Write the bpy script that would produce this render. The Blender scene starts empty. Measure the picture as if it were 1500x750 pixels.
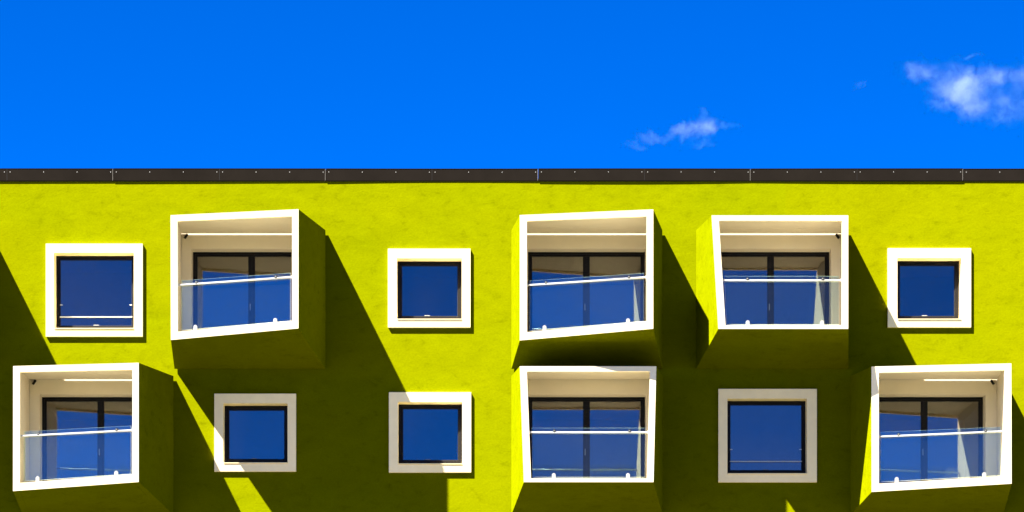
import bpy, bmesh, math, random
from mathutils import Vector, Matrix
random.seed(7)
sc = bpy.context.scene
COL = sc.collection

# ------------------------------------------------------------------ survey
# facade plane is Y = 0, the street side is -Y; 71.2 survey units to the metre
U = 71.2
DIST, EYE, VX, VY = 56.0, 1.6, 750.0, 1290.0
SUN = Vector((1.153, 1.0, -1.949))          # direction the sunlight travels

def wp(x, y, Y=0.0):
    """survey coordinates on the facade grid (x right, y down) -> metres, at depth Y"""
    return Vector(((x - VX) / U, Y, (VY - y) / U + EYE))

def onface(px, py, d):
    """survey point sighted from the street, standing d metres in front of the facade"""
    k = 1.0 - d / DIST
    return (VX + (px - VX) * k, VY + (py - VY) * k)

# ------------------------------------------------------------------ materials
def mat(name):
    m = bpy.data.materials.new(name)
    m.use_nodes = True
    nt = m.node_tree
    return m, nt, nt.nodes['Principled BSDF'], nt.nodes['Material Output']

def N(nt, t, **kw):
    n = nt.nodes.new(t)
    for k, v in kw.items():
        if k.startswith('i_'):
            n.inputs[k[2:].replace('_', ' ')].default_value = v
        else:
            setattr(n, k, v)
    return n

def noise(nt, scale, detail=5, rough=.55, vec=None, dist=0.0):
    n = nt.nodes.new('ShaderNodeTexNoise')
    n.inputs['Scale'].default_value = scale
    n.inputs['Detail'].default_value = detail
    n.inputs['Roughness'].default_value = rough
    n.inputs['Distortion'].default_value = dist
    if vec is not None: nt.links.new(vec, n.inputs['Vector'])
    return n

def ramp(nt, src, stops):
    r = nt.nodes.new('ShaderNodeValToRGB')
    e = r.color_ramp.elements
    while len(e) < len(stops): e.new(.5)
    for el, (p, c) in zip(e, stops):
        el.position = p
        el.color = (c[0], c[1], c[2], 1) if hasattr(c, '__len__') else (c, c, c, 1)
    nt.links.new(src, r.inputs['Fac'])
    return r

def mult(nt, a, b, fac=1.0):
    m = nt.nodes.new('ShaderNodeMix'); m.data_type = 'RGBA'; m.blend_type = 'MULTIPLY'
    m.inputs[0].default_value = fac
    nt.links.new(a, m.inputs[6]); nt.links.new(b, m.inputs[7])
    return m.outputs[2]

def make_plaster():
    m, nt, b, o = mat('lime green render')
    geo = N(nt, 'ShaderNodeNewGeometry')
    mp = N(nt, 'ShaderNodeMapping'); mp.inputs['Scale'].default_value = (1, 1, 1.7)
    nt.links.new(geo.outputs['Position'], mp.inputs['Vector'])
    v = mp.outputs['Vector']
    big = noise(nt, .35, 4, .55, v)
    mid = noise(nt, 3.4, 10, .68, v, .5)
    fine = noise(nt, 22, 6, .65, v)
    c0 = ramp(nt, big.outputs['Fac'], [(.3, PLASTER_A), (.7, PLASTER_B)])
    c1 = ramp(nt, mid.outputs['Fac'], [(.32, .76), (.44, .95), (.6, 1.0), (.75, 1.07)])
    pat = noise(nt, 1.1, 6, .6, v, .8)
    c4 = ramp(nt, pat.outputs['Fac'], [(.32, .93), (.5, 1.0), (.68, 1.045)])
    c2 = ramp(nt, fine.outputs['Fac'], [(.25, .86), (.6, 1.05)])
    # three batches of render meet at two faint day joints
    sep = N(nt, 'ShaderNodeSeparateXYZ'); nt.links.new(geo.outputs['Position'], sep.inputs[0])
    mr = N(nt, 'ShaderNodeMapRange'); mr.inputs['From Min'].default_value = -20; mr.inputs['From Max'].default_value = 20
    nt.links.new(sep.outputs['X'], mr.inputs['Value'])
    q = lambda px: ((px - VX) / U + 20) / 40
    c3 = ramp(nt, mr.outputs[0], [(0, (1.0, 1.0, 1)), (q(313), (.975, .985, 1)), (q(1147), (1.0, .985, 1))])
    c3.color_ramp.interpolation = 'CONSTANT'
    nt.links.new(mult(nt, mult(nt, mult(nt, mult(nt, c0.outputs[0], c4.outputs[0]), c1.outputs[0]), c2.outputs[0]), c3.outputs[0]), b.inputs['Base Color'])
    b.inputs['Roughness'].default_value = .92
    b.inputs['Diffuse Roughness'].default_value = .35
    b.inputs['Specular IOR Level'].default_value = 0.0
    # trowel marks: a fine grain over soft waves
    trow = noise(nt, 5.5, 8, .62, v, 1.0)
    b1 = N(nt, 'ShaderNodeBump'); b1.inputs['Strength'].default_value = .36; b1.inputs['Distance'].default_value = .014
    nt.links.new(trow.outputs['Fac'], b1.inputs['Height'])
    gr = noise(nt, 46, 4, .6, v)
    b2 = N(nt, 'ShaderNodeBump'); b2.inputs['Strength'].default_value = .3; b2.inputs['Distance'].default_value = .003
    nt.links.new(gr.outputs['Fac'], b2.inputs['Height'])
    nt.links.new(b1.outputs[0], b2.inputs['Normal'])
    nt.links.new(b2.outputs[0], b.inputs['Normal'])
    return m

def simple(name, col, rough=.5, metal=0.0, spec=.5, var=.06, scale=6, bump=0.0):
    m, nt, b, o = mat(name)
    geo = N(nt, 'ShaderNodeNewGeometry')
    n = noise(nt, scale, 6, .6, geo.outputs['Position'])
    r = ramp(nt, n.outputs['Fac'], [(.3, tuple(c * (1 - var) for c in col)), (.7, tuple(min(c * (1 + var), .95) for c in col))])
    nt.links.new(r.outputs[0], b.inputs['Base Color'])
    b.inputs['Roughness'].default_value = rough
    b.inputs['Metallic'].default_value = metal
    b.inputs['Specular IOR Level'].default_value = spec
    if bump:
        g = noise(nt, scale * 8, 4, .6, geo.outputs['Position'])
        bp = N(nt, 'ShaderNodeBump'); bp.inputs['Strength'].default_value = bump; bp.inputs['Distance'].default_value = .004
        nt.links.new(g.outputs['Fac'], bp.inputs['Height']); nt.links.new(bp.outputs[0], b.inputs['Normal'])
    return m

PLASTER_A = (.083, .0935, .0001)
PLASTER_B = (.091, .0955, .0001)
M = {}
M['plaster'] = make_plaster()
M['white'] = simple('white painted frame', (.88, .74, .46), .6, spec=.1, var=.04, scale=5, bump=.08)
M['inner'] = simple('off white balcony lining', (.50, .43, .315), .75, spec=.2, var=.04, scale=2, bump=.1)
M['black'] = simple('dark brown aluminium', (.0026, .0019, .0014), .5, spec=.12, var=.15)
M['coping'] = simple('dark brown coated metal', (.0046, .0037, .0030), .8, spec=.0, var=.14, scale=1.2)
M['seam'] = simple('bare metal edge', (.06, .056, .05), .5, spec=0)
M['steel'] = simple('pale satin steel', (.50, .49, .46), .4, 0, var=.05, scale=20)
M['clamp'] = simple('satin aluminium', (.115, .113, .105), .5, 0)
M['seal'] = simple('grey rubber gasket', (.022, .021, .02), .7, spec=0)
M['lamp'] = simple('black lamp housing', (.004, .004, .004), .6, spec=.1)
M['ground'] = simple('dark asphalt ground', (.055, .049, .025), .95, spec=.2, var=.2, scale=.6, bump=.4)
M['roofing'] = simple('grey roofing felt', (.09, .09, .09), .95, var=.2, scale=1)
M['room'] = simple('plain room plaster', (.62, .54, .44), .9, spec=0)

def outer_fresnel(nt, ior, both):
    """Fresnel weight that treats both sides of a thin sheet alike (or only its outer side)"""
    geo = N(nt, 'ShaderNodeNewGeometry')
    fr = N(nt, 'ShaderNodeFresnel')
    mr = N(nt, 'ShaderNodeMapRange'); mr.inputs['To Min'].default_value = ior; mr.inputs['To Max'].default_value = 1 / ior
    nt.links.new(geo.outputs['Backfacing'], mr.inputs['Value']); nt.links.new(mr.outputs[0], fr.inputs['IOR'])
    if both: return fr, fr.outputs[0]
    inv = N(nt, 'ShaderNodeMath', operation='SUBTRACT'); inv.inputs[0].default_value = 1
    nt.links.new(geo.outputs['Backfacing'], inv.inputs[1])
    mu = N(nt, 'ShaderNodeMath', operation='MULTIPLY')
    nt.links.new(inv.outputs[0], mu.inputs[0]); nt.links.new(fr.outputs[0], mu.inputs[1])
    return fr, mu.outputs[0]

def make_pane():
    """solar control double glazing: dark tint over the room, mirror-like, slightly wavy"""
    m, nt, b, o = mat('reflective dark glazing')
    nt.nodes.remove(b)
    geo = N(nt, 'ShaderNodeNewGeometry')
    n = noise(nt, .8, 2, .4, geo.outputs['Position'])
    bp = N(nt, 'ShaderNodeBump'); bp.inputs['Strength'].default_value = .10; bp.inputs['Distance'].default_value = .01
    nt.links.new(n.outputs['Fac'], bp.inputs['Height'])
    tr = N(nt, 'ShaderNodeBsdfTransparent'); tr.inputs['Color'].default_value = (.62, .61, .60, 1)
    gl = N(nt, 'ShaderNodeBsdfGlossy'); gl.inputs['Roughness'].default_value = .012
    nt.links.new(bp.outputs[0], gl.inputs['Normal'])
    fr, fac = outer_fresnel(nt, 2.5, False)
    mx = N(nt, 'ShaderNodeMixShader')
    nt.links.new(fac, mx.inputs[0]); nt.links.new(tr.outputs[0], mx.inputs[1]); nt.links.new(gl.outputs[0], mx.inputs[2])
    nt.links.new(mx.outputs[0], o.inputs['Surface'])
    return m
M['pane'] = make_pane()

def make_glass():
    m, nt, b, o = mat('clear balustrade glass')
    nt.nodes.remove(b)
    tr = N(nt, 'ShaderNodeBsdfTransparent'); tr.inputs['Color'].default_value = (.86, .965, .95, 1)
    gl = N(nt, 'ShaderNodeBsdfGlossy'); gl.inputs['Roughness'].default_value = .01
    df = N(nt, 'ShaderNodeBsdfDiffuse'); df.inputs['Color'].default_value = (.7, .78, .72, 1)
    fr, fac = outer_fresnel(nt, 1.75, True)
    m1 = N(nt, 'ShaderNodeMixShader'); m2 = N(nt, 'ShaderNodeMixShader')
    m1.inputs[0].default_value = .0008                                     # dust
    nt.links.new(tr.outputs[0], m1.inputs[1]); nt.links.new(df.outputs[0], m1.inputs[2])
    nt.links.new(fac, m2.inputs[0])
    nt.links.new(m1.outputs[0], m2.inputs[1]); nt.links.new(gl.outputs[0], m2.inputs[2])
    nt.links.new(m2.outputs[0], o.inputs['Surface'])
    return m
M['glass'] = make_glass()
M['glass_edge'] = simple('polished glass edge', (.62, .72, .66), .3)

# ------------------------------------------------------------------ mesh helper
class MB:
    def __init__(self): self.v, self.f, self.m = [], [], []
    def add(self, pts, faces, mi=0):
        o = len(self.v); self.v += [Vector(p) for p in pts]
        for f in faces: self.f.append([o + i for i in f]); self.m.append(mi)
    def hexa(self, p, mi=0):
        """p[0:4] back ring, p[4:8] front ring, same winding"""
        self.add(p, [(0, 1, 2, 3), (7, 6, 5, 4), (0, 4, 5, 1), (1, 5, 6, 2), (2, 6, 7, 3), (3, 7, 4, 0)], mi)
    def box(self, a, b, mi=0):
        (x0, y0, z0), (x1, y1, z1) = a, b
        self.hexa([(x0, y1, z0), (x1, y1, z0), (x1, y1, z1), (x0, y1, z1), (x0, y0, z0), (x1, y0, z0), (x1, y0, z1), (x0, y0, z1)], mi)
    def wbox(self, x0, y0, x1, y1, Ya, Yb, mi=0):
        a, b = wp(x0, y1, min(Ya, Yb)), wp(x1, y0, max(Ya, Yb)); self.box(a, b, mi)
    def ring(self, o, i, Ya, Yb, mi=0):
        """rectangular ring (x0,y0,x1,y1) outer / inner, mitred corners, from depth Ya to Yb"""
        O = [(o[0], o[1]), (o[2], o[1]), (o[2], o[3]), (o[0], o[3])]
        I = [(i[0], i[1]), (i[2], i[1]), (i[2], i[3]), (i[0], i[3])]
        k = len(self.v)
        for ring_ in (O, I):
            for Y in (Ya, Yb): self.v += [wp(x, y, Y) for x, y in ring_]
        for a in range(4):
            b = (a + 1) % 4
            for q in ((k + a, k + b, k + 8 + b, k + 8 + a), (k + 4 + b, k + 4 + a, k + 12 + a, k + 12 + b),
                      (k + b, k + a, k + 4 + a, k + 4 + b), (k + 8 + a, k + 8 + b, k + 12 + b, k + 12 + a)):
                self.f.append(list(q)); self.m.append(mi)
    def tube(self, a, b, r, n=10, mi=0):
        a, b = Vector(a), Vector(b); t = (b - a).normalized()
        u = t.orthogonal().normalized(); w = t.cross(u)
        k = len(self.v)
        for p in (a, b):
            for j in range(n):
                an = 2 * math.pi * j / n
                self.v.append(p + u * math.cos(an) * r + w * math.sin(an) * r)
        for j in range(n):
            l = (j + 1) % n
            self.f.append([k + j, k + l, k + n + l, k + n + j]); self.m.append(mi)
        self.f.append([k + j for j in range(n)][::-1]); self.m.append(mi)
        self.f.append([k + n + j for j in range(n)]); self.m.append(mi)
    def build(self, name, mats, parent=None, bevel=0.0, smooth=False):
        me = bpy.data.meshes.new(name)
        me.from_pydata([tuple(v) for v in self.v], [], self.f)
        for mm in (mats if isinstance(mats, (list, tuple)) else [mats]): me.materials.append(mm)
        for p, mi in zip(me.polygons, self.m): p.material_index = mi
        bm = bmesh.new(); bm.from_mesh(me)
        bmesh.ops.recalc_face_normals(bm, faces=bm.faces)
        bm.to_mesh(me); bm.free()
        if smooth: me.polygons.foreach_set('use_smooth', [True] * len(me.polygons))
        o = bpy.data.objects.new(name, me); COL.objects.link(o)
        if parent is not None: o.parent = parent
        if bevel:
            bv = o.modifiers.new('edge', 'BEVEL'); bv.width = bevel; bv.segments = 2; bv.limit_method = 'ANGLE'
        return o

# ------------------------------------------------------------------ setting
g = MB()
g.add([(-1500, -1500, 0), (1500, -1500, 0), (1500, 1500, 0), (-1500, 1500, 0)], [(0, 1, 2, 3)])
go = g.build('ground', M['ground']); go['kind'] = 'structure'

bld = bpy.data.objects.new('apartment_building', None); COL.objects.link(bld)
bld['label'] = 'lime green rendered apartment block with white framed windows and tilted white balcony boxes'
bld['category'] = 'building'

# ------------------------------------------------------------------ openings
GAP = .048                                    # shadow gap behind each balcony box
SD, SS, SB = .0447 * DIST, .033 * DIST, .0443 * DIST     # deep / shallow corner projections

WINDOWS = [  # outer surround, opening in its front (sighted from the street), big?
    ('large square window in sunlight with a steel bar low across it', (67, 356.7, 209, 493), (79.2, 370.4, 195.9, 482), True),
    ('small square window with fully sunlit surround between two balconies', (568.2, 364, 689.2, 479.6), (581.4, 378.4, 676.3, 468.5), False),
    ('small sunlit window at the right end of the upper row, shade on its lower left corner', (1300.4, 363.4, 1422.6, 479.6), (1314.6, 378, 1408, 468.5), False),
    ('small shaded window with a bright streak of sun on its lower left corner', (313.8, 576.5, 433.6, 690.6), (327, 591, 421.2, 679), False),
    ('small window half in shade, its surround lit on the right', (569.6, 574.4, 690.2, 692), (583, 589, 677, 680.5), False),
    ('large shaded window with a steel bar low across it', (1052.3, 569.5, 1196.7, 706.3), (1065.6, 584, 1182, 694.8), True),
]
# balcony: wall rectangle x0,x1 ; roof y ; front corners TL TR BR BL ; twist (right side deeper) or lean (foot deeper)
TW = (SS, SD, SD, SS); LE = (SS, SS, SB, SB)
R1, R2, BH = 338.0, 551.5, 203.0
BALC = [
    ('white edged balcony box with its right side swung out, at the upper left', 256, 477, R1, ((249.8, 315.2), (437.3, 306.4), (437.2, 481), (250.3, 498)), TW, 'L'),
    ('white edged balcony box with its right side swung out, at the lower left corner', 34, 254.5, R2, ((19.2, 536.2), (203.2, 531.4), (203.2, 706), (19.0, 719.4)), TW, 'L'),
    ('white edged balcony box with its right side swung out, above a second balcony', 749, 970, R1, ((761.4, 315), (957, 306.6), (957, 481.5), (761.4, 498.6)), TW, None),
    ('white edged balcony box leaning out at its foot, slanted on the left, upper row', 1019.5, 1242.5, R1, ((1042.5, 315.4), (1242.6, 315.4), (1242.6, 481.7), (1052.3, 481.7)), LE, 'R'),
    ('white edged balcony box leaning out at its foot, directly below another balcony', 749, 970.5, R2, ((761.4, 536.4), (961.4, 536.4), (957.4, 706.2), (767.4, 706.2)), LE, None),
    ('white edged balcony box with its right side swung out, at the lower right', 1245.5, 1469, R2, ((1276.6, 536.9), (1481.6, 532.2), (1482, 708.5), (1276.8, 720.6)), TW, 'R'),
]
# one more stands beyond the left edge of the picture; its shadow falls into it
dx = -492
k_ = lambda p, d: (VX + ((VX + (p[0] - VX) * (1 - d / DIST)) + dx - VX) / (1 - d / DIST), p[1])
b0 = BALC[0]
BALC.append(('white edged balcony box with its right side swung out, beyond the large sunlit window', b0[1] + dx, b0[2] + dx, R1,
             tuple(k_(p, d) for p, d in zip(b0[4], TW)), TW, 'L'))

holes = []
PW = .064                                       # surround projection
for lab, o, i, big in WINDOWS:
    a, b = onface(i[0], i[1], PW), onface(i[2], i[3], PW)
    holes.append((a[0] - 2, a[1] - 2, b[0] + 2, b[1] + 2))
DOOR = lambda x0, x1, y0: ((x0 + x1) / 2 - 86.2, y0 + 26.5, (x0 + x1) / 2 + 86.2, y0 + 190)
for lab, x0, x1, y0, fc, dd, lamp in BALC:
    d = DOOR(x0, x1, y0); holes.append((d[0] - 2, d[1] - 2, d[2] + 2, d[3] + 2))

XL, XR, YT, YB = VX - 19.5 * U, VX + 19.5 * U, 262.0, VY + EYE * U + .01 * U
def wall_mesh():
    xs = sorted({XL, XR} | {h[0] for h in holes} | {h[2] for h in holes})
    ys = sorted({YT, YB} | {h[1] for h in holes} | {h[3] for h in holes})
    w = MB(); idx = {}
    def vid(x, y, Y):
        key = (round(x, 3), round(y, 3), Y)
        if key not in idx: idx[key] = len(w.v); w.v.append(wp(x, y, Y))
        return idx[key]
    for a, b in zip(xs, xs[1:]):
        for c, d in zip(ys, ys[1:]):
            mx, my = (a + b) / 2, (c + d) / 2
            if any(h[0] < mx < h[2] and h[1] < my < h[3] for h in holes): continue
            w.f.append([vid(a, d, 0), vid(b, d, 0), vid(b, c, 0), vid(a, c, 0)]); w.m.append(0)
    R = .48
    for h in holes:
        c = [(h[0], h[1]), (h[2], h[1]), (h[2], h[3]), (h[0], h[3])]
        for k in range(4):
            p, q = c[k], c[(k + 1) % 4]
            w.add([wp(*p, 0), wp(*q, 0), wp(*q, R), wp(*p, R)], [(0, 1, 2, 3)])
    a, b = wp(XL, YB), wp(XR, YT)
    BK = 12.0
    w.add([(a.x, 0, a.z), (a.x, 0, b.z), (a.x, BK, b.z), (a.x, BK, a.z)], [(0, 1, 2, 3)])
    w.add([(b.x, 0, a.z), (b.x, 0, b.z), (b.x, BK, b.z), (b.x, BK, a.z)], [(0, 1, 2, 3)])
    w.add([(a.x, BK, a.z), (b.x, BK, a.z), (b.x, BK, b.z), (a.x, BK, b.z)], [(0, 1, 2, 3)])
    return w, a, b, BK
w, wa, wb, BK = wall_mesh()
wall = w.build('wall', M['plaster'], bld)
# wall top stays flat; bent coping panels make the shadow on it uneven
rf = MB(); rf.box((wa.x + .1, .1, wb.z - .05), (wb.x - .1, BK - .1, wb.z + .02))
rf.build('roof', M['roofing'], bld)

# ------------------------------------------------------------------ coping panels with their screws
PITCH = 155.55
def coping():
    CY, CT, CB = -.030, 247.4, 264.4
    ca, cb = onface(0, CT, .030)[1], onface(0, CB, .030)[1]
    n0 = -5
    for k in range(-4, 8):
        j0 = 166.2 + 2 * PITCH * (k - 1)            # left joint
        x0, x1 = j0 + .35, j0 + 2 * PITCH - .35
        if x0 < XL - 20 or x1 > XR + 40: continue
        c = MB()
        dz = random.uniform(-.2, .2); bow = random.uniform(-.9, 1.0); tilt = random.uniform(-.012, .012)
        NS = 8
        prof = [CY - .012 * math.sin(math.pi * j / NS) * bow - tilt * (j / NS - .5) for j in range(NS + 1)]  # bowed and tilted so the shadow below varies in depth
        ye = lambda x: prof[min(NS - 1, max(0, int((x - x0) / (x1 - x0) * NS)))] + 0.0
        for j in range(NS):
            xa, xb = x0 + (x1 - x0) * j / NS, x0 + (x1 - x0) * (j + 1) / NS
            def bent(ya, yb, d, back):
                c.hexa([wp(xa, ya, back), wp(xb, ya, back), wp(xb, yb, back), wp(xa, yb, back),
                        wp(xa, ya, prof[j] + d), wp(xb, ya, prof[j + 1] + d), wp(xb, yb, prof[j + 1] + d), wp(xa, yb, prof[j] + d)])
            bent(ca + dz, cb, 0, .34)                                     # cap and fascia
            bent(ca + dz - .5, ca + dz - .02, -.006, .36)                 # top lip
            bent(cb + .03, cb + 1.0, .004, -.002)                         # drip edge
        CYS = CY; CY = prof[-1]
        c.wbox(x1 - .65, ca + dz + .6, x1 - .1, cb - .2, CY - .0025, CY - .0002, 1)   # bright edge at the joint
        xm = (x0 + x1) / 2; CY = prof[NS // 2]
        c.wbox(xm - .2, ca + dz + .6, xm + .2, cb - .2, CY - .0012, CY - .0002, 2)
        for q in range(2):
            for t in (4.2, 53.2, 102.3, 151.4):
                x = x0 + q * PITCH + t
                fx = (x - x0) / (x1 - x0) * NS; ji = min(NS - 1, int(fx)); p = wp(x, ca + 4.6, prof[ji] + (prof[ji + 1] - prof[ji]) * (fx - ji))
                c.tube(p, p + Vector((0, -.004, 0)), .0085, 8, 3)
        CY = CYS
        c.build('coping_panel', [M['coping'], M['seam'], M['lamp'], M['clamp']], bld)
coping()

# ------------------------------------------------------------------ windows
def window(lab, o, i, big):
    ao, bo = onface(o[0], o[1], PW), onface(o[2], o[3], PW)
    ai, bi = onface(i[0], i[1], PW), onface(i[2], i[3], PW)
    O = (ao[0], ao[1], bo[0], bo[1]); I = (ai[0], ai[1], bi[0], bi[1])
    FR = .21
    f = MB()
    f.ring(I, (I[0] + 2.6, I[1] + 2.6, I[2] - 2.6, I[3] - 2.6), FR, FR + .08)                    # outer frame
    s = 2.6; e = 6.3 if not big else 5.6; eb = 9.6 if not big else 9.0
    f.ring((I[0] + s - .3, I[1] + s - .3, I[2] - s + .3, I[3] - s + .3), (I[0] + e, I[1] + e, I[2] - e, I[3] - eb), FR + .016, FR + .075)
    wn = f.build('window', M['black'], bld, bevel=.003); wn['label'] = lab
    r = MB()
    r.ring(O, I, -PW, 0)
    r.ring((I[0] - 1.6, I[1] - 1.6, I[2] + 1.6, I[3] + 1.6), I, .0005, FR + .06)
    r.build('surround', M['white'], wn, bevel=.004)
    g = MB(); g.wbox(I[0] + e - .4, I[1] + e - .4, I[2] - e + .4, I[3] - eb + .4, FR + .04, FR + .06)
    g.build('pane', M['pane'], wn)
    g = MB(); g.ring((I[0] + e - .01, I[1] + e - .01, I[2] - e + .01, I[3] - eb + .01), (I[0] + e + .5, I[1] + e + .5, I[2] - e - .5, I[3] - eb - .5), FR + .034, FR + .0395)
    g.build('seal', M['seal'], wn)
    sl = MB(); sl.wbox(I[0] + .3, I[3] - 1.4, I[2] - .3, I[3] - .2, -PW - .020, FR + .01)
    sl.build('sill', M['white'], wn, bevel=.002)
    h = MB(); xc = I[0] + (I[2] - I[0]) * (.46 if not big else .5)
    h.wbox(xc - 4, I[3] - eb - 1.6, xc + 4, I[3] - eb - .5, FR + .028, FR + .034)
    h.build('vent', M['clamp'], wn)
    if big:
        y = I[3] - eb - 13
        b = MB(); b.tube(wp(I[0] + e - .5, y, FR + .012), wp(I[2] - e + .5, y, FR + .012), .011, 10)
        b.build('bar', M['steel'], wn)
        for x in (I[0] + e + 1.6, I[2] - e - 1.6):
            q = MB(); q.wbox(x - 1.8, y - 18.2, x + 1.8, y - 17.2, FR + .012, FR + .03); q.build('bracket', M['steel'], wn)
for a in WINDOWS: window(*a)

# ------------------------------------------------------------------ balconies
def balcony(lab, x0, x1, y0, fc, dd, lamp):
    y1 = y0 + BH
    lean = dd is LE
    # front corners in facade coordinates + projection
    F = [Vector((*onface(p[0], p[1], d), d)) for p, d in zip(fc, dd)]      # TL TR BR BL
    Wc = [Vector((x0, y0, GAP)), Vector((x1, y0, GAP)), Vector((x1, y1, GAP)), Vector((x0, y1, GAP))]
    ex, ey = F[1] - F[0], F[3] - F[0]
    nrm = ex.cross(ey)
    def dep(x, y):                                   # depth of the front plane
        return F[0].z - (nrm.x * (x - F[0].x) + nrm.y * (y - F[0].y)) / nrm.z
    def front(u, v, off=0.0):
        """u,v in 0..1 over the front quad, off metres behind the front plane, on the box's taper"""
        a = F[0].lerp(F[1], u); b = F[3].lerp(F[2], u); p = a.lerp(b, v)
        a = Wc[0].lerp(Wc[1], u); b = Wc[3].lerp(Wc[2], u); q = a.lerp(b, v)
        t = off / max(p.z - q.z, 1e-6)
        return p.lerp(q, t)
    def P(v): return wp(v.x, v.y, -v.z)
    def inset(ring, l, t, r, b, front_=False):
        out = []
        for k, c in enumerate(ring):
            x = c.x + (l if k in (0, 3) else -r); y = c.y + (t if k in (0, 1) else -b)
            out.append(Vector((x, y, dep(x, y) - (F[k].z - dep(F[k].x, F[k].y)) * 0 if front_ else c.z)))
        return out
    TL, TR, TC, TB = 9.4, 8.6, 4.4, (4.8 if lean else 10.6)
    TT = 7.4 if lean else 8.6
    Fb = [f.lerp(q, .012 / (f.z - q.z)) for f, q in zip(F, Wc)]              # where the render stops behind the white frame
    nF = lambda l, t, r, b: [Vector((v.x, v.y, v.z - .012)) for v in inset(F, l, t, r, b, True)]
    fz = lambda x, y: Vector((x, y, dep(x, y) - .012))
    s = MB()
    def slab(wr, fr): s.hexa([P(v) for v in wr] + [P(v) for v in fr])
    I0w, I0f = inset(Wc, TL, TC, TR, TB), nF(TL, TC, TR, TB)
    SLOT = .0560
    sl_ = lambda v: Vector((v.x, v.y, SLOT))
    slab([Wc[0], I0w[0] + Vector((0, -TC, 0)), I0w[3] + Vector((0, TB, 0)), Wc[3]],
         [Fb[0], fz(I0f[0].x, Fb[0].y), fz(I0f[3].x, Fb[3].y), Fb[3]])
    slab([I0w[1] + Vector((0, -TC, 0)), Wc[1], Wc[2], I0w[2] + Vector((0, TB, 0))],
         [fz(I0f[1].x, Fb[1].y), Fb[1], Fb[2], fz(I0f[2].x, Fb[2].y)])
    up = lambda v, d: Vector((v.x, v.y + d, v.z))
    lx = lambda a, b, x: a.lerp(b, (x - a.x) / (b.x - a.x))
    ft = [lx(Fb[0], Fb[1], I0f[0].x), lx(Fb[0], Fb[1], I0f[1].x)]
    slab([sl_(up(I0w[0], -TC)), sl_(up(I0w[1], -TC)), sl_(I0w[1]), sl_(I0w[0])], [ft[0], ft[1], fz(ft[1].x, ft[1].y + TC), fz(ft[0].x, ft[0].y + TC)])
    fb = [lx(Fb[3], Fb[2], I0f[3].x), lx(Fb[3], Fb[2], I0f[2].x)]
    slab([I0w[3], I0w[2], up(I0w[2], TB), up(I0w[3], TB)], [fz(fb[0].x, fb[0].y - TB), fz(fb[1].x, fb[1].y - TB), fb[1], fb[0]])
    bal = s.build('balcony', M['plaster'], bld); bal['label'] = lab
    # white lining sheets inside the box
    e = .55
    def lin():
        L = MB()
        a, b = inset(Wc, TL, TC, TR, TB), nF(TL, TC, TR, TB)
        c, d = inset(Wc, TL + e, TC + e, TR + e, TB + e), nF(TL + e, TC + e, TR + e, TB + e)
        for q in (a, c): q[0].z = q[1].z = SLOT
        for k in range(4):
            n = (k + 1) % 4
            L.hexa([P(a[k]), P(a[n]), P(c[n]), P(c[k]), P(b[k]), P(b[n]), P(d[n]), P(d[k])])
        return L
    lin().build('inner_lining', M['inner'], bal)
    # white front frame: a mitred plate with a lip under the roof
    fr = MB()
    o0 = F; i0 = inset(F, TL + e + .15, TT + e, TR + e + .15, TB + e + .15, True)
    bk = lambda v, d: Vector((v.x, v.y, v.z - d))
    ib = [bk(v, .06 if k in (0, 1) else .014) for k, v in enumerate(i0)]
    ff = []
    for k in range(4):
        n = (k + 1) % 4
        ff += [(k, n, 4 + n, 4 + k), (8 + n, 8 + k, 12 + k, 12 + n), (n, k, 8 + k, 8 + n), (4 + k, 4 + n, 12 + n, 12 + k)]
    fr.add([P(v) for v in list(o0) + list(i0) + list(Fb) + ib], ff)
    fr.build('front_frame', M['white'], bal, bevel=.004)
    # back wall lining round the door
    D = DOOR(x0, x1, y0)
    bw = MB()
    B = (x0 + TL * .8, y0 - .2, x1 - TR * .8, y1 - TB)
    bw.ring(B, D, -.0095, -.0005)
    bw.ring((D[0] - 1.6, D[1] - 1.6, D[2] + 1.6, D[3] + 1.6), D, .0005, .32)
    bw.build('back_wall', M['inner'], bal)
    # sliding door
    DY = .31
    f = MB()
    f.ring(D, (D[0] + 3, D[1] + 3, D[2] - 3, D[3] - 3), DY - .02, DY + .06)
    xm = (D[0] + D[2]) / 2
    f.ring((D[0] + 2.7, D[1] + 2.7, D[2] - 2.7, D[3] - 2.7), (D[0] + 6.4, D[1] + 6.2, D[2] - 6.4, D[3] - 8), DY, DY + .055)
    f.wbox(xm - 5, D[1] + 6.2, xm + 5, D[3] - 8, DY + .001, DY + .054)
    f.wbox(xm - .7, D[1] + 6.2, xm + .7, D[3] - 8, DY - .012, DY + .0008)
    door = f.build('door_frame', M['black'], bal, bevel=.003)
    for a, b in ((D[0] + 6.2, xm - 4.8), (xm + 4.8, D[2] - 6.2)):
        g = MB(); g.wbox(a, D[1] + 6, b, D[3] - 7.8, DY + .022, DY + .045); g.build('door_pane', M['pane'], bal)
    h = MB(); h.wbox(xm - 2.7, D[1] + 76, xm - 1.5, D[1] + 85.5, DY - .03, DY + .0006)
    h.build('door_handle', M['clamp'], bal, bevel=.003)
    # glass balustrade a hand's breadth behind the front
    wF = F[1].x - F[0].x; hF = F[3].y - F[0].y
    vr = .556 if not lean else .566
    def bar_pt(u, off, dy=0.0, vv=vr): 
        p = front(u, vv, off); p.y += dy; return p
    ul, ur = TL / wF, 1 - TR / wF
    hr = MB()
    A, Z = bar_pt(ul + .001, .08), bar_pt(ur - .001, .08)
    hr.tube(P(A), P(Z), .0185, 16)
    rail = hr.build('handrail', M['steel'], bal, smooth=True)
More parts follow.
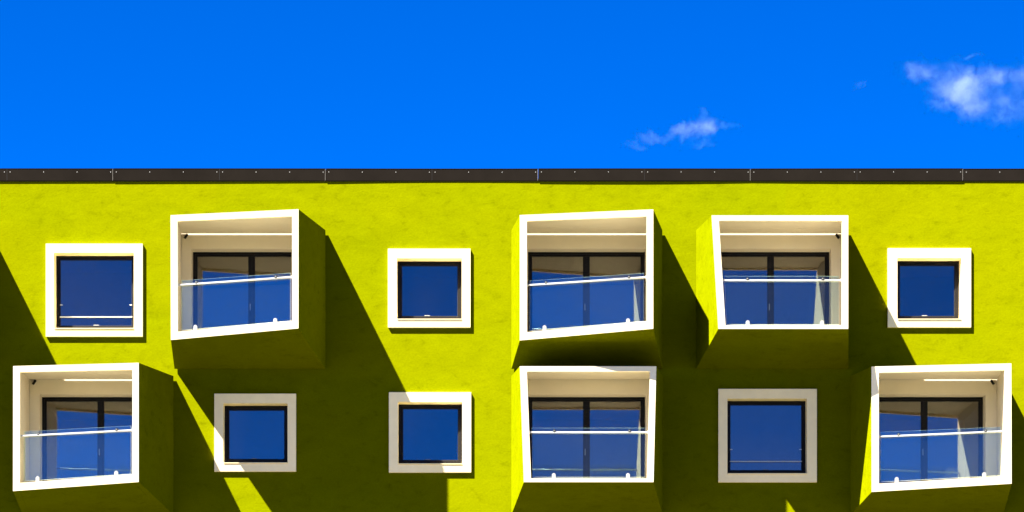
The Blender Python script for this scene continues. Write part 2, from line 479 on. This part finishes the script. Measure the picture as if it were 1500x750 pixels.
    for u0, u1 in ((ul + .001, ul + .012), (ur - .012, ur - .001)):
        q = MB(); q.tube(P(bar_pt(u0, .08)), P(bar_pt(u1, .08)), .034, 12); q.build('rail_flange', M['steel'], bal)
    go_ = .13
    top_dy, bot_dy = -4.6, hF * .40
    gl = MB()
    ga, gb = ul + .028, ur - .028
    uu = lambda u, off, dy: P(bar_pt(u, off, dy))
    vb = 1 - (TB + 5) / hF
    def gq(u, bottom, off):
        p = front(u, vr, off)
        if not bottom: p = Vector((p.x, p.y - 7.0, p.z))
        else: p = front(u, vb, off)
        return P(p)
    gl.hexa([gq(ga, 0, go_ + .012), gq(gb, 0, go_ + .012), gq(gb, 1, go_ + .012), gq(ga, 1, go_ + .012),
             gq(ga, 0, go_), gq(gb, 0, go_), gq(gb, 1, go_), gq(ga, 1, go_)])
    for k in (2, 3, 4, 5): gl.m[k] = 1
    gl.build('glass_panel', [M['glass'], M['glass_edge']], bal)
    for u in ((.19, .81) if not lean else (.235, .80)):
        q = MB()
        c = front(u, 1, go_ - .006); top = front(u, vb, go_ - .006)
        cx, yt, yb = top.x, top.y - 5.6, c.y - TB + 1.2
        pts = [(cx - 2.7, yb), (cx + 2.7, yb), (cx + 2.7, yt + 2.2), (cx + 1.7, yt + .6), (cx, yt), (cx - 1.7, yt + .6), (cx - 2.7, yt + 2.2)]
        n = len(pts); z = top.z
        ring1 = [wp(x, y, -z - .012) for x, y in pts]; ring2 = [wp(x, y, -z + .026) for x, y in pts]
        q.add(ring1 + ring2, [list(range(n)), list(range(2 * n - 1, n - 1, -1))] + [(j, n + j, n + (j + 1) % n, (j + 1) % n) for j in range(n)])
        q.build('glass_clamp', M['clamp'], bal, bevel=.003)
        q = MB()
        p = bar_pt(u + .01, .058, -1.7); p2 = bar_pt(u + .01, go_, -3.4)
        q.tube(P(p), P(p) + Vector((0, .02, 0)), .030, 12)
        q.tube(P(p) + Vector((.012, .01, .012)), P(p2) + Vector((.012, .005, 0)), .009, 6)
        q.tube(P(p) + Vector((-.006, -.004, .006)), P(p) + Vector((-.006, .001, .006)), .012, 10, 1)
        q.build('rail_hook', [M['lamp'], M['clamp']], bal)
    # corner spotlight on a small gusset plate
    if lamp:
        sx = 1 if lamp == 'L' else -1
        xa = (x0 + TL + e + .6) if lamp == 'L' else (x1 - TR - e - .6)
        ya = y0 + TC + e
        Yg = -.012
        q = MB()
        tri = [(xa, ya + .4), (xa + sx * 7, ya + .4), (xa, ya + 22)]
        r1 = [wp(x, y, Yg) for x, y in tri]; r2 = [wp(x, y, Yg - .02) for x, y in tri]
        q.add(r1 + r2, [(0, 1, 2), (5, 4, 3), (0, 3, 4, 1), (1, 4, 5, 2), (2, 5, 3, 0)])
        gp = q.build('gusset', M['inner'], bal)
        q = MB()
        c = wp(xa + sx * 6.6, ya + 4.5, Yg - .07)
        dirv = Vector((sx * -.45, -.35, -.8)).normalized()
        q.tube(c - dirv * .05, c + dirv * .05, .026, 12)
        q.tube(c, wp(xa + sx * 3, ya + 6, Yg - .015), .012, 6)
        q.build('spotlight', M['lamp'], bal)
for a in BALC: balcony(*a)

# ------------------------------------------------------------------ a plain room behind every opening
for h in holes:
    big_ = (h[2] - h[0]) > 150
    mx_, top = (h[0] + h[2]) / 2, h[1] - (14 if big_ else 40)
    wdt = 108 if big_ else 104
    if not big_ and 600 < mx_ < 660: wdt = 100
    bot = top + 190
    r = MB()
    a, b = wp(mx_ - wdt, bot, .5), wp(mx_ + wdt, top, 4.4)
    c = [(a.x, a.y, a.z), (b.x, a.y, a.z), (b.x, a.y, b.z), (a.x, a.y, b.z), (a.x, b.y, a.z), (b.x, b.y, a.z), (b.x, b.y, b.z), (a.x, b.y, b.z)]
    r.add(c, [(4, 5, 6, 7), (0, 1, 5, 4), (1, 2, 6, 5), (2, 3, 7, 6), (3, 0, 4, 7)])
    r.build('room', M['room'], bld)

# ------------------------------------------------------------------ clouds: real vapour far behind the roof
def at_far(px, py, dist):
    f = DIST * U
    return Vector(((px - VX) / f * dist, dist - DIST, (VY - py) / f * dist + EYE))

def cloud(label, lobes, dist, dens, seed, scale=1.0):
    """lobes: (px, py, rx, ry) ellipsoids; one mesh wraps them all; density falls off by noise inside"""
    m2 = dist / (DIST * U)
    cx = sum(l[0] for l in lobes) / len(lobes); cy = sum(l[1] for l in lobes) / len(lobes)
    org = at_far(cx, cy, dist)
    bm = bmesh.new()
    bmesh.ops.create_icosphere(bm, subdivisions=3, radius=1)
    rx = max(abs(l[0] - cx) + l[2] for l in lobes) * m2 * 1.25
    ry = max(abs(l[1] - cy) + l[3] for l in lobes) * m2 * 1.3
    rz = ry * 1.0
    for v in bm.verts: v.co = Vector((v.co.x * rx, v.co.y * rz, v.co.z * ry))
    me = bpy.data.meshes.new('cloud'); bm.to_mesh(me); bm.free()
    o = bpy.data.objects.new('cloud', me); COL.objects.link(o)
    o.location = org
    o['label'] = label; o['category'] = 'cloud'; o['group'] = 'small clouds above the roof'
    mt = bpy.data.materials.new('cloud vapour'); mt.use_nodes = True
    nt = mt.node_tree; nt.nodes.clear()
    out = nt.nodes.new('ShaderNodeOutputMaterial')
    vol = nt.nodes.new('ShaderNodeVolumePrincipled')
    vol.inputs['Color'].default_value = (.86, .985, 1, 1)
    vol.inputs['Anisotropy'].default_value = 0.0
    tc = nt.nodes.new('ShaderNodeTexCoord')
    P0 = tc.outputs['Object']
    # warp
    nz = noise(nt, 1.0 / (34 * m2), 7, .6, P0)
    off = nt.nodes.new('ShaderNodeVectorMath'); off.operation = 'SUBTRACT'; off.inputs[1].default_value = (.5, .5, .5)
    nt.links.new(nz.outputs['Color'], off.inputs[0])
    scl = nt.nodes.new('ShaderNodeVectorMath'); scl.operation = 'SCALE'; scl.inputs['Scale'].default_value = 50 * m2
    nt.links.new(off.outputs[0], scl.inputs[0])
    add = nt.nodes.new('ShaderNodeVectorMath'); add.operation = 'ADD'
    nt.links.new(P0, add.inputs[0]); nt.links.new(scl.outputs[0], add.inputs[1])
    Pw = add.outputs[0]
    acc = None
    for (px, py, lx_, ly_, wgt) in [(l + (1.0,))[:5] for l in lobes]:
        mp = nt.nodes.new('ShaderNodeMapping'); mp.vector_type = 'TEXTURE'
        mp.inputs['Location'].default_value = ((px - cx) * m2, 0, -(py - cy) * m2)
        mp.inputs['Scale'].default_value = (lx_ * m2, (lx_ + ly_) * .5 * m2, ly_ * m2)
        nt.links.new(Pw, mp.inputs['Vector'])
        ln = nt.nodes.new('ShaderNodeVectorMath'); ln.operation = 'LENGTH'
        nt.links.new(mp.outputs[0], ln.inputs[0])
        mr = nt.nodes.new('ShaderNodeMapRange'); mr.interpolation_type = 'SMOOTHSTEP'
        mr.inputs['From Min'].default_value = 1.15; mr.inputs['From Max'].default_value = .1
        mr.inputs['To Min'].default_value = 0; mr.inputs['To Max'].default_value = wgt
        nt.links.new(ln.outputs['Value'], mr.inputs['Value'])
        if acc is None: acc = mr.outputs[0]
        else:
            a = nt.nodes.new('ShaderNodeMath'); a.operation = 'MAXIMUM'
            nt.links.new(acc, a.inputs[0]); nt.links.new(mr.outputs[0], a.inputs[1]); acc = a.outputs[0]
    n2 = noise(nt, 1.0 / (24 * m2), 8, .62, Pw, .3)
    er = nt.nodes.new('ShaderNodeMath'); er.operation = 'MULTIPLY_ADD'
    er.inputs[1].default_value = 4.4; er.inputs[2].default_value = -2.42
    nt.links.new(n2.outputs['Fac'], er.inputs[0])
    er2 = nt.nodes.new('ShaderNodeMath'); er2.operation = 'MULTIPLY_ADD'; er2.inputs[1].default_value = 1.15
    nt.links.new(acc, er2.inputs[0]); nt.links.new(er.outputs[0], er2.inputs[2])
    er3 = nt.nodes.new('ShaderNodeMath'); er3.operation = 'MAXIMUM'; er3.inputs[1].default_value = 0
    nt.links.new(er2.outputs[0], er3.inputs[0])
    mu = nt.nodes.new('ShaderNodeMath'); mu.operation = 'MULTIPLY'
    nt.links.new(acc, mu.inputs[0]); nt.links.new(er3.outputs[0], mu.inputs[1])
    m3 = nt.nodes.new('ShaderNodeMath'); m3.operation = 'MULTIPLY'; m3.inputs[1].default_value = dens / (60 * m2)
    nt.links.new(mu.outputs[0], m3.inputs[0])
    nt.links.new(m3.outputs[0], vol.inputs['Density'])
    nt.links.new(vol.outputs[0], out.inputs['Volume'])
    me.materials.append(mt)
    return o
CD = 1.0
cloud('largest and whitest cloud, high above the right end of the roof',
      [(1410, 128, 62, 40, 1.0), (1455, 112, 40, 26, .95), (1432, 152, 46, 30, .8), (1350, 105, 40, 26, .8), (1385, 145, 40, 28, .62), (1475, 155, 50, 42, .62), (1425, 84, 26, 10, .5), (1500, 110, 36, 32, .62)],
      900, .34 * CD, 1)
cloud('thin slanting wisp of cloud low over the roof edge',
      [(1030, 186, 38, 20, 1.0), (1003, 192, 32, 15, .9), (960, 200, 36, 11, .7), (1032, 166, 12, 16, .6), (1068, 184, 22, 10, .5), (930, 213, 24, 9, .5), (1028, 208, 26, 10, .5)],
      880, .42 * CD, 2)
cloud('tiny faint puff of cloud, smallest in the sky',
      [(1262, 123, 12, 10, .8), (1254, 126, 10, 8, .4)],
      920, .3 * CD, 3)

# ------------------------------------------------------------------ sky and sun
W = bpy.data.worlds.new('World'); sc.world = W; W.use_nodes = True
nt = W.node_tree
bg = nt.nodes['Background']
sky = nt.nodes.new('ShaderNodeTexSky'); sky.sky_type = 'NISHITA'; sky.sun_disc = False
S = (-SUN).normalized()
sky.sun_elevation = math.asin(S.z)
sky.sun_rotation = math.atan2(S.x, S.y)
sky.altitude = 3000; sky.air_density = .35; sky.dust_density = 0.0; sky.ozone_density = 4.0
hs = nt.nodes.new('ShaderNodeHueSaturation'); hs.inputs['Hue'].default_value = .514; hs.inputs['Saturation'].default_value = 1.305; hs.inputs['Value'].default_value = .41
nt.links.new(sky.outputs[0], hs.inputs['Color'])
# thin cirrus added to the unseen sky behind the camera, for uneven pane reflections
tc = nt.nodes.new('ShaderNodeTexCoord')
ci = noise(nt, 5.5, 5, .6, tc.outputs['Generated'], .8)
cr = nt.nodes.new('ShaderNodeMapRange'); cr.interpolation_type = 'SMOOTHSTEP'
cr.inputs['From Min'].default_value = .36; cr.inputs['From Max'].default_value = .72
cr.inputs['To Min'].default_value = .0; cr.inputs['To Max'].default_value = .22
nt.links.new(ci.outputs['Fac'], cr.inputs['Value'])
sp = nt.nodes.new('ShaderNodeSeparateXYZ'); nt.links.new(tc.outputs['Generated'], sp.inputs[0])
hm = nt.nodes.new('ShaderNodeMapRange'); hm.interpolation_type = 'SMOOTHSTEP'
hm.inputs['From Min'].default_value = -.15; hm.inputs['From Max'].default_value = -.55
nt.links.new(sp.outputs['Y'], hm.inputs['Value'])
cm = nt.nodes.new('ShaderNodeMath'); cm.operation = 'MULTIPLY'
nt.links.new(cr.outputs[0], cm.inputs[0]); nt.links.new(hm.outputs[0], cm.inputs[1])
mxs = nt.nodes.new('ShaderNodeMix'); mxs.data_type = 'RGBA'
mxs.inputs[7].default_value = (.62, .60, .66, 1)
nt.links.new(cm.outputs[0], mxs.inputs[0]); nt.links.new(hs.outputs[0], mxs.inputs[6])
nt.links.new(mxs.outputs[2], bg.inputs['Color'])
bg.inputs['Strength'].default_value = .1

sl = bpy.data.lights.new('sun', 'SUN'); sl.energy = 5.0; sl.angle = math.radians(.5); sl.color = (1.0, .955, .88)
so = bpy.data.objects.new('sun', sl); COL.objects.link(so)
so.rotation_euler = SUN.to_track_quat('-Z', 'Y').to_euler(); so.location = (-40, -40, 80)

cam = bpy.data.cameras.new('camera'); co = bpy.data.objects.new('camera', cam); COL.objects.link(co)
co.location = (0, -DIST, EYE); co.rotation_euler = (math.pi / 2, 0, 0)
cam.sensor_width = 36; cam.lens = 36 * DIST * U / 1500
cam.shift_y = (VY - 375) / 1500
cam.clip_end = 6000
sc.camera = co

vs = sc.view_settings
vs.view_transform = 'Standard'; vs.look = 'None'; vs.exposure = 3.66; vs.gamma = 1; vs.use_curve_mapping = False
sc.render.engine = 'CYCLES'
sc.cycles.max_bounces = 10; sc.cycles.diffuse_bounces = 5; sc.cycles.glossy_bounces = 4
sc.cycles.transparent_max_bounces = 16; sc.cycles.volume_bounces = 2; sc.cycles.volume_step_rate = .15
sc.cycles.use_denoising = True
sc.cycles.sample_clamp_indirect = 10; sc.cycles.sample_clamp_direct = .112
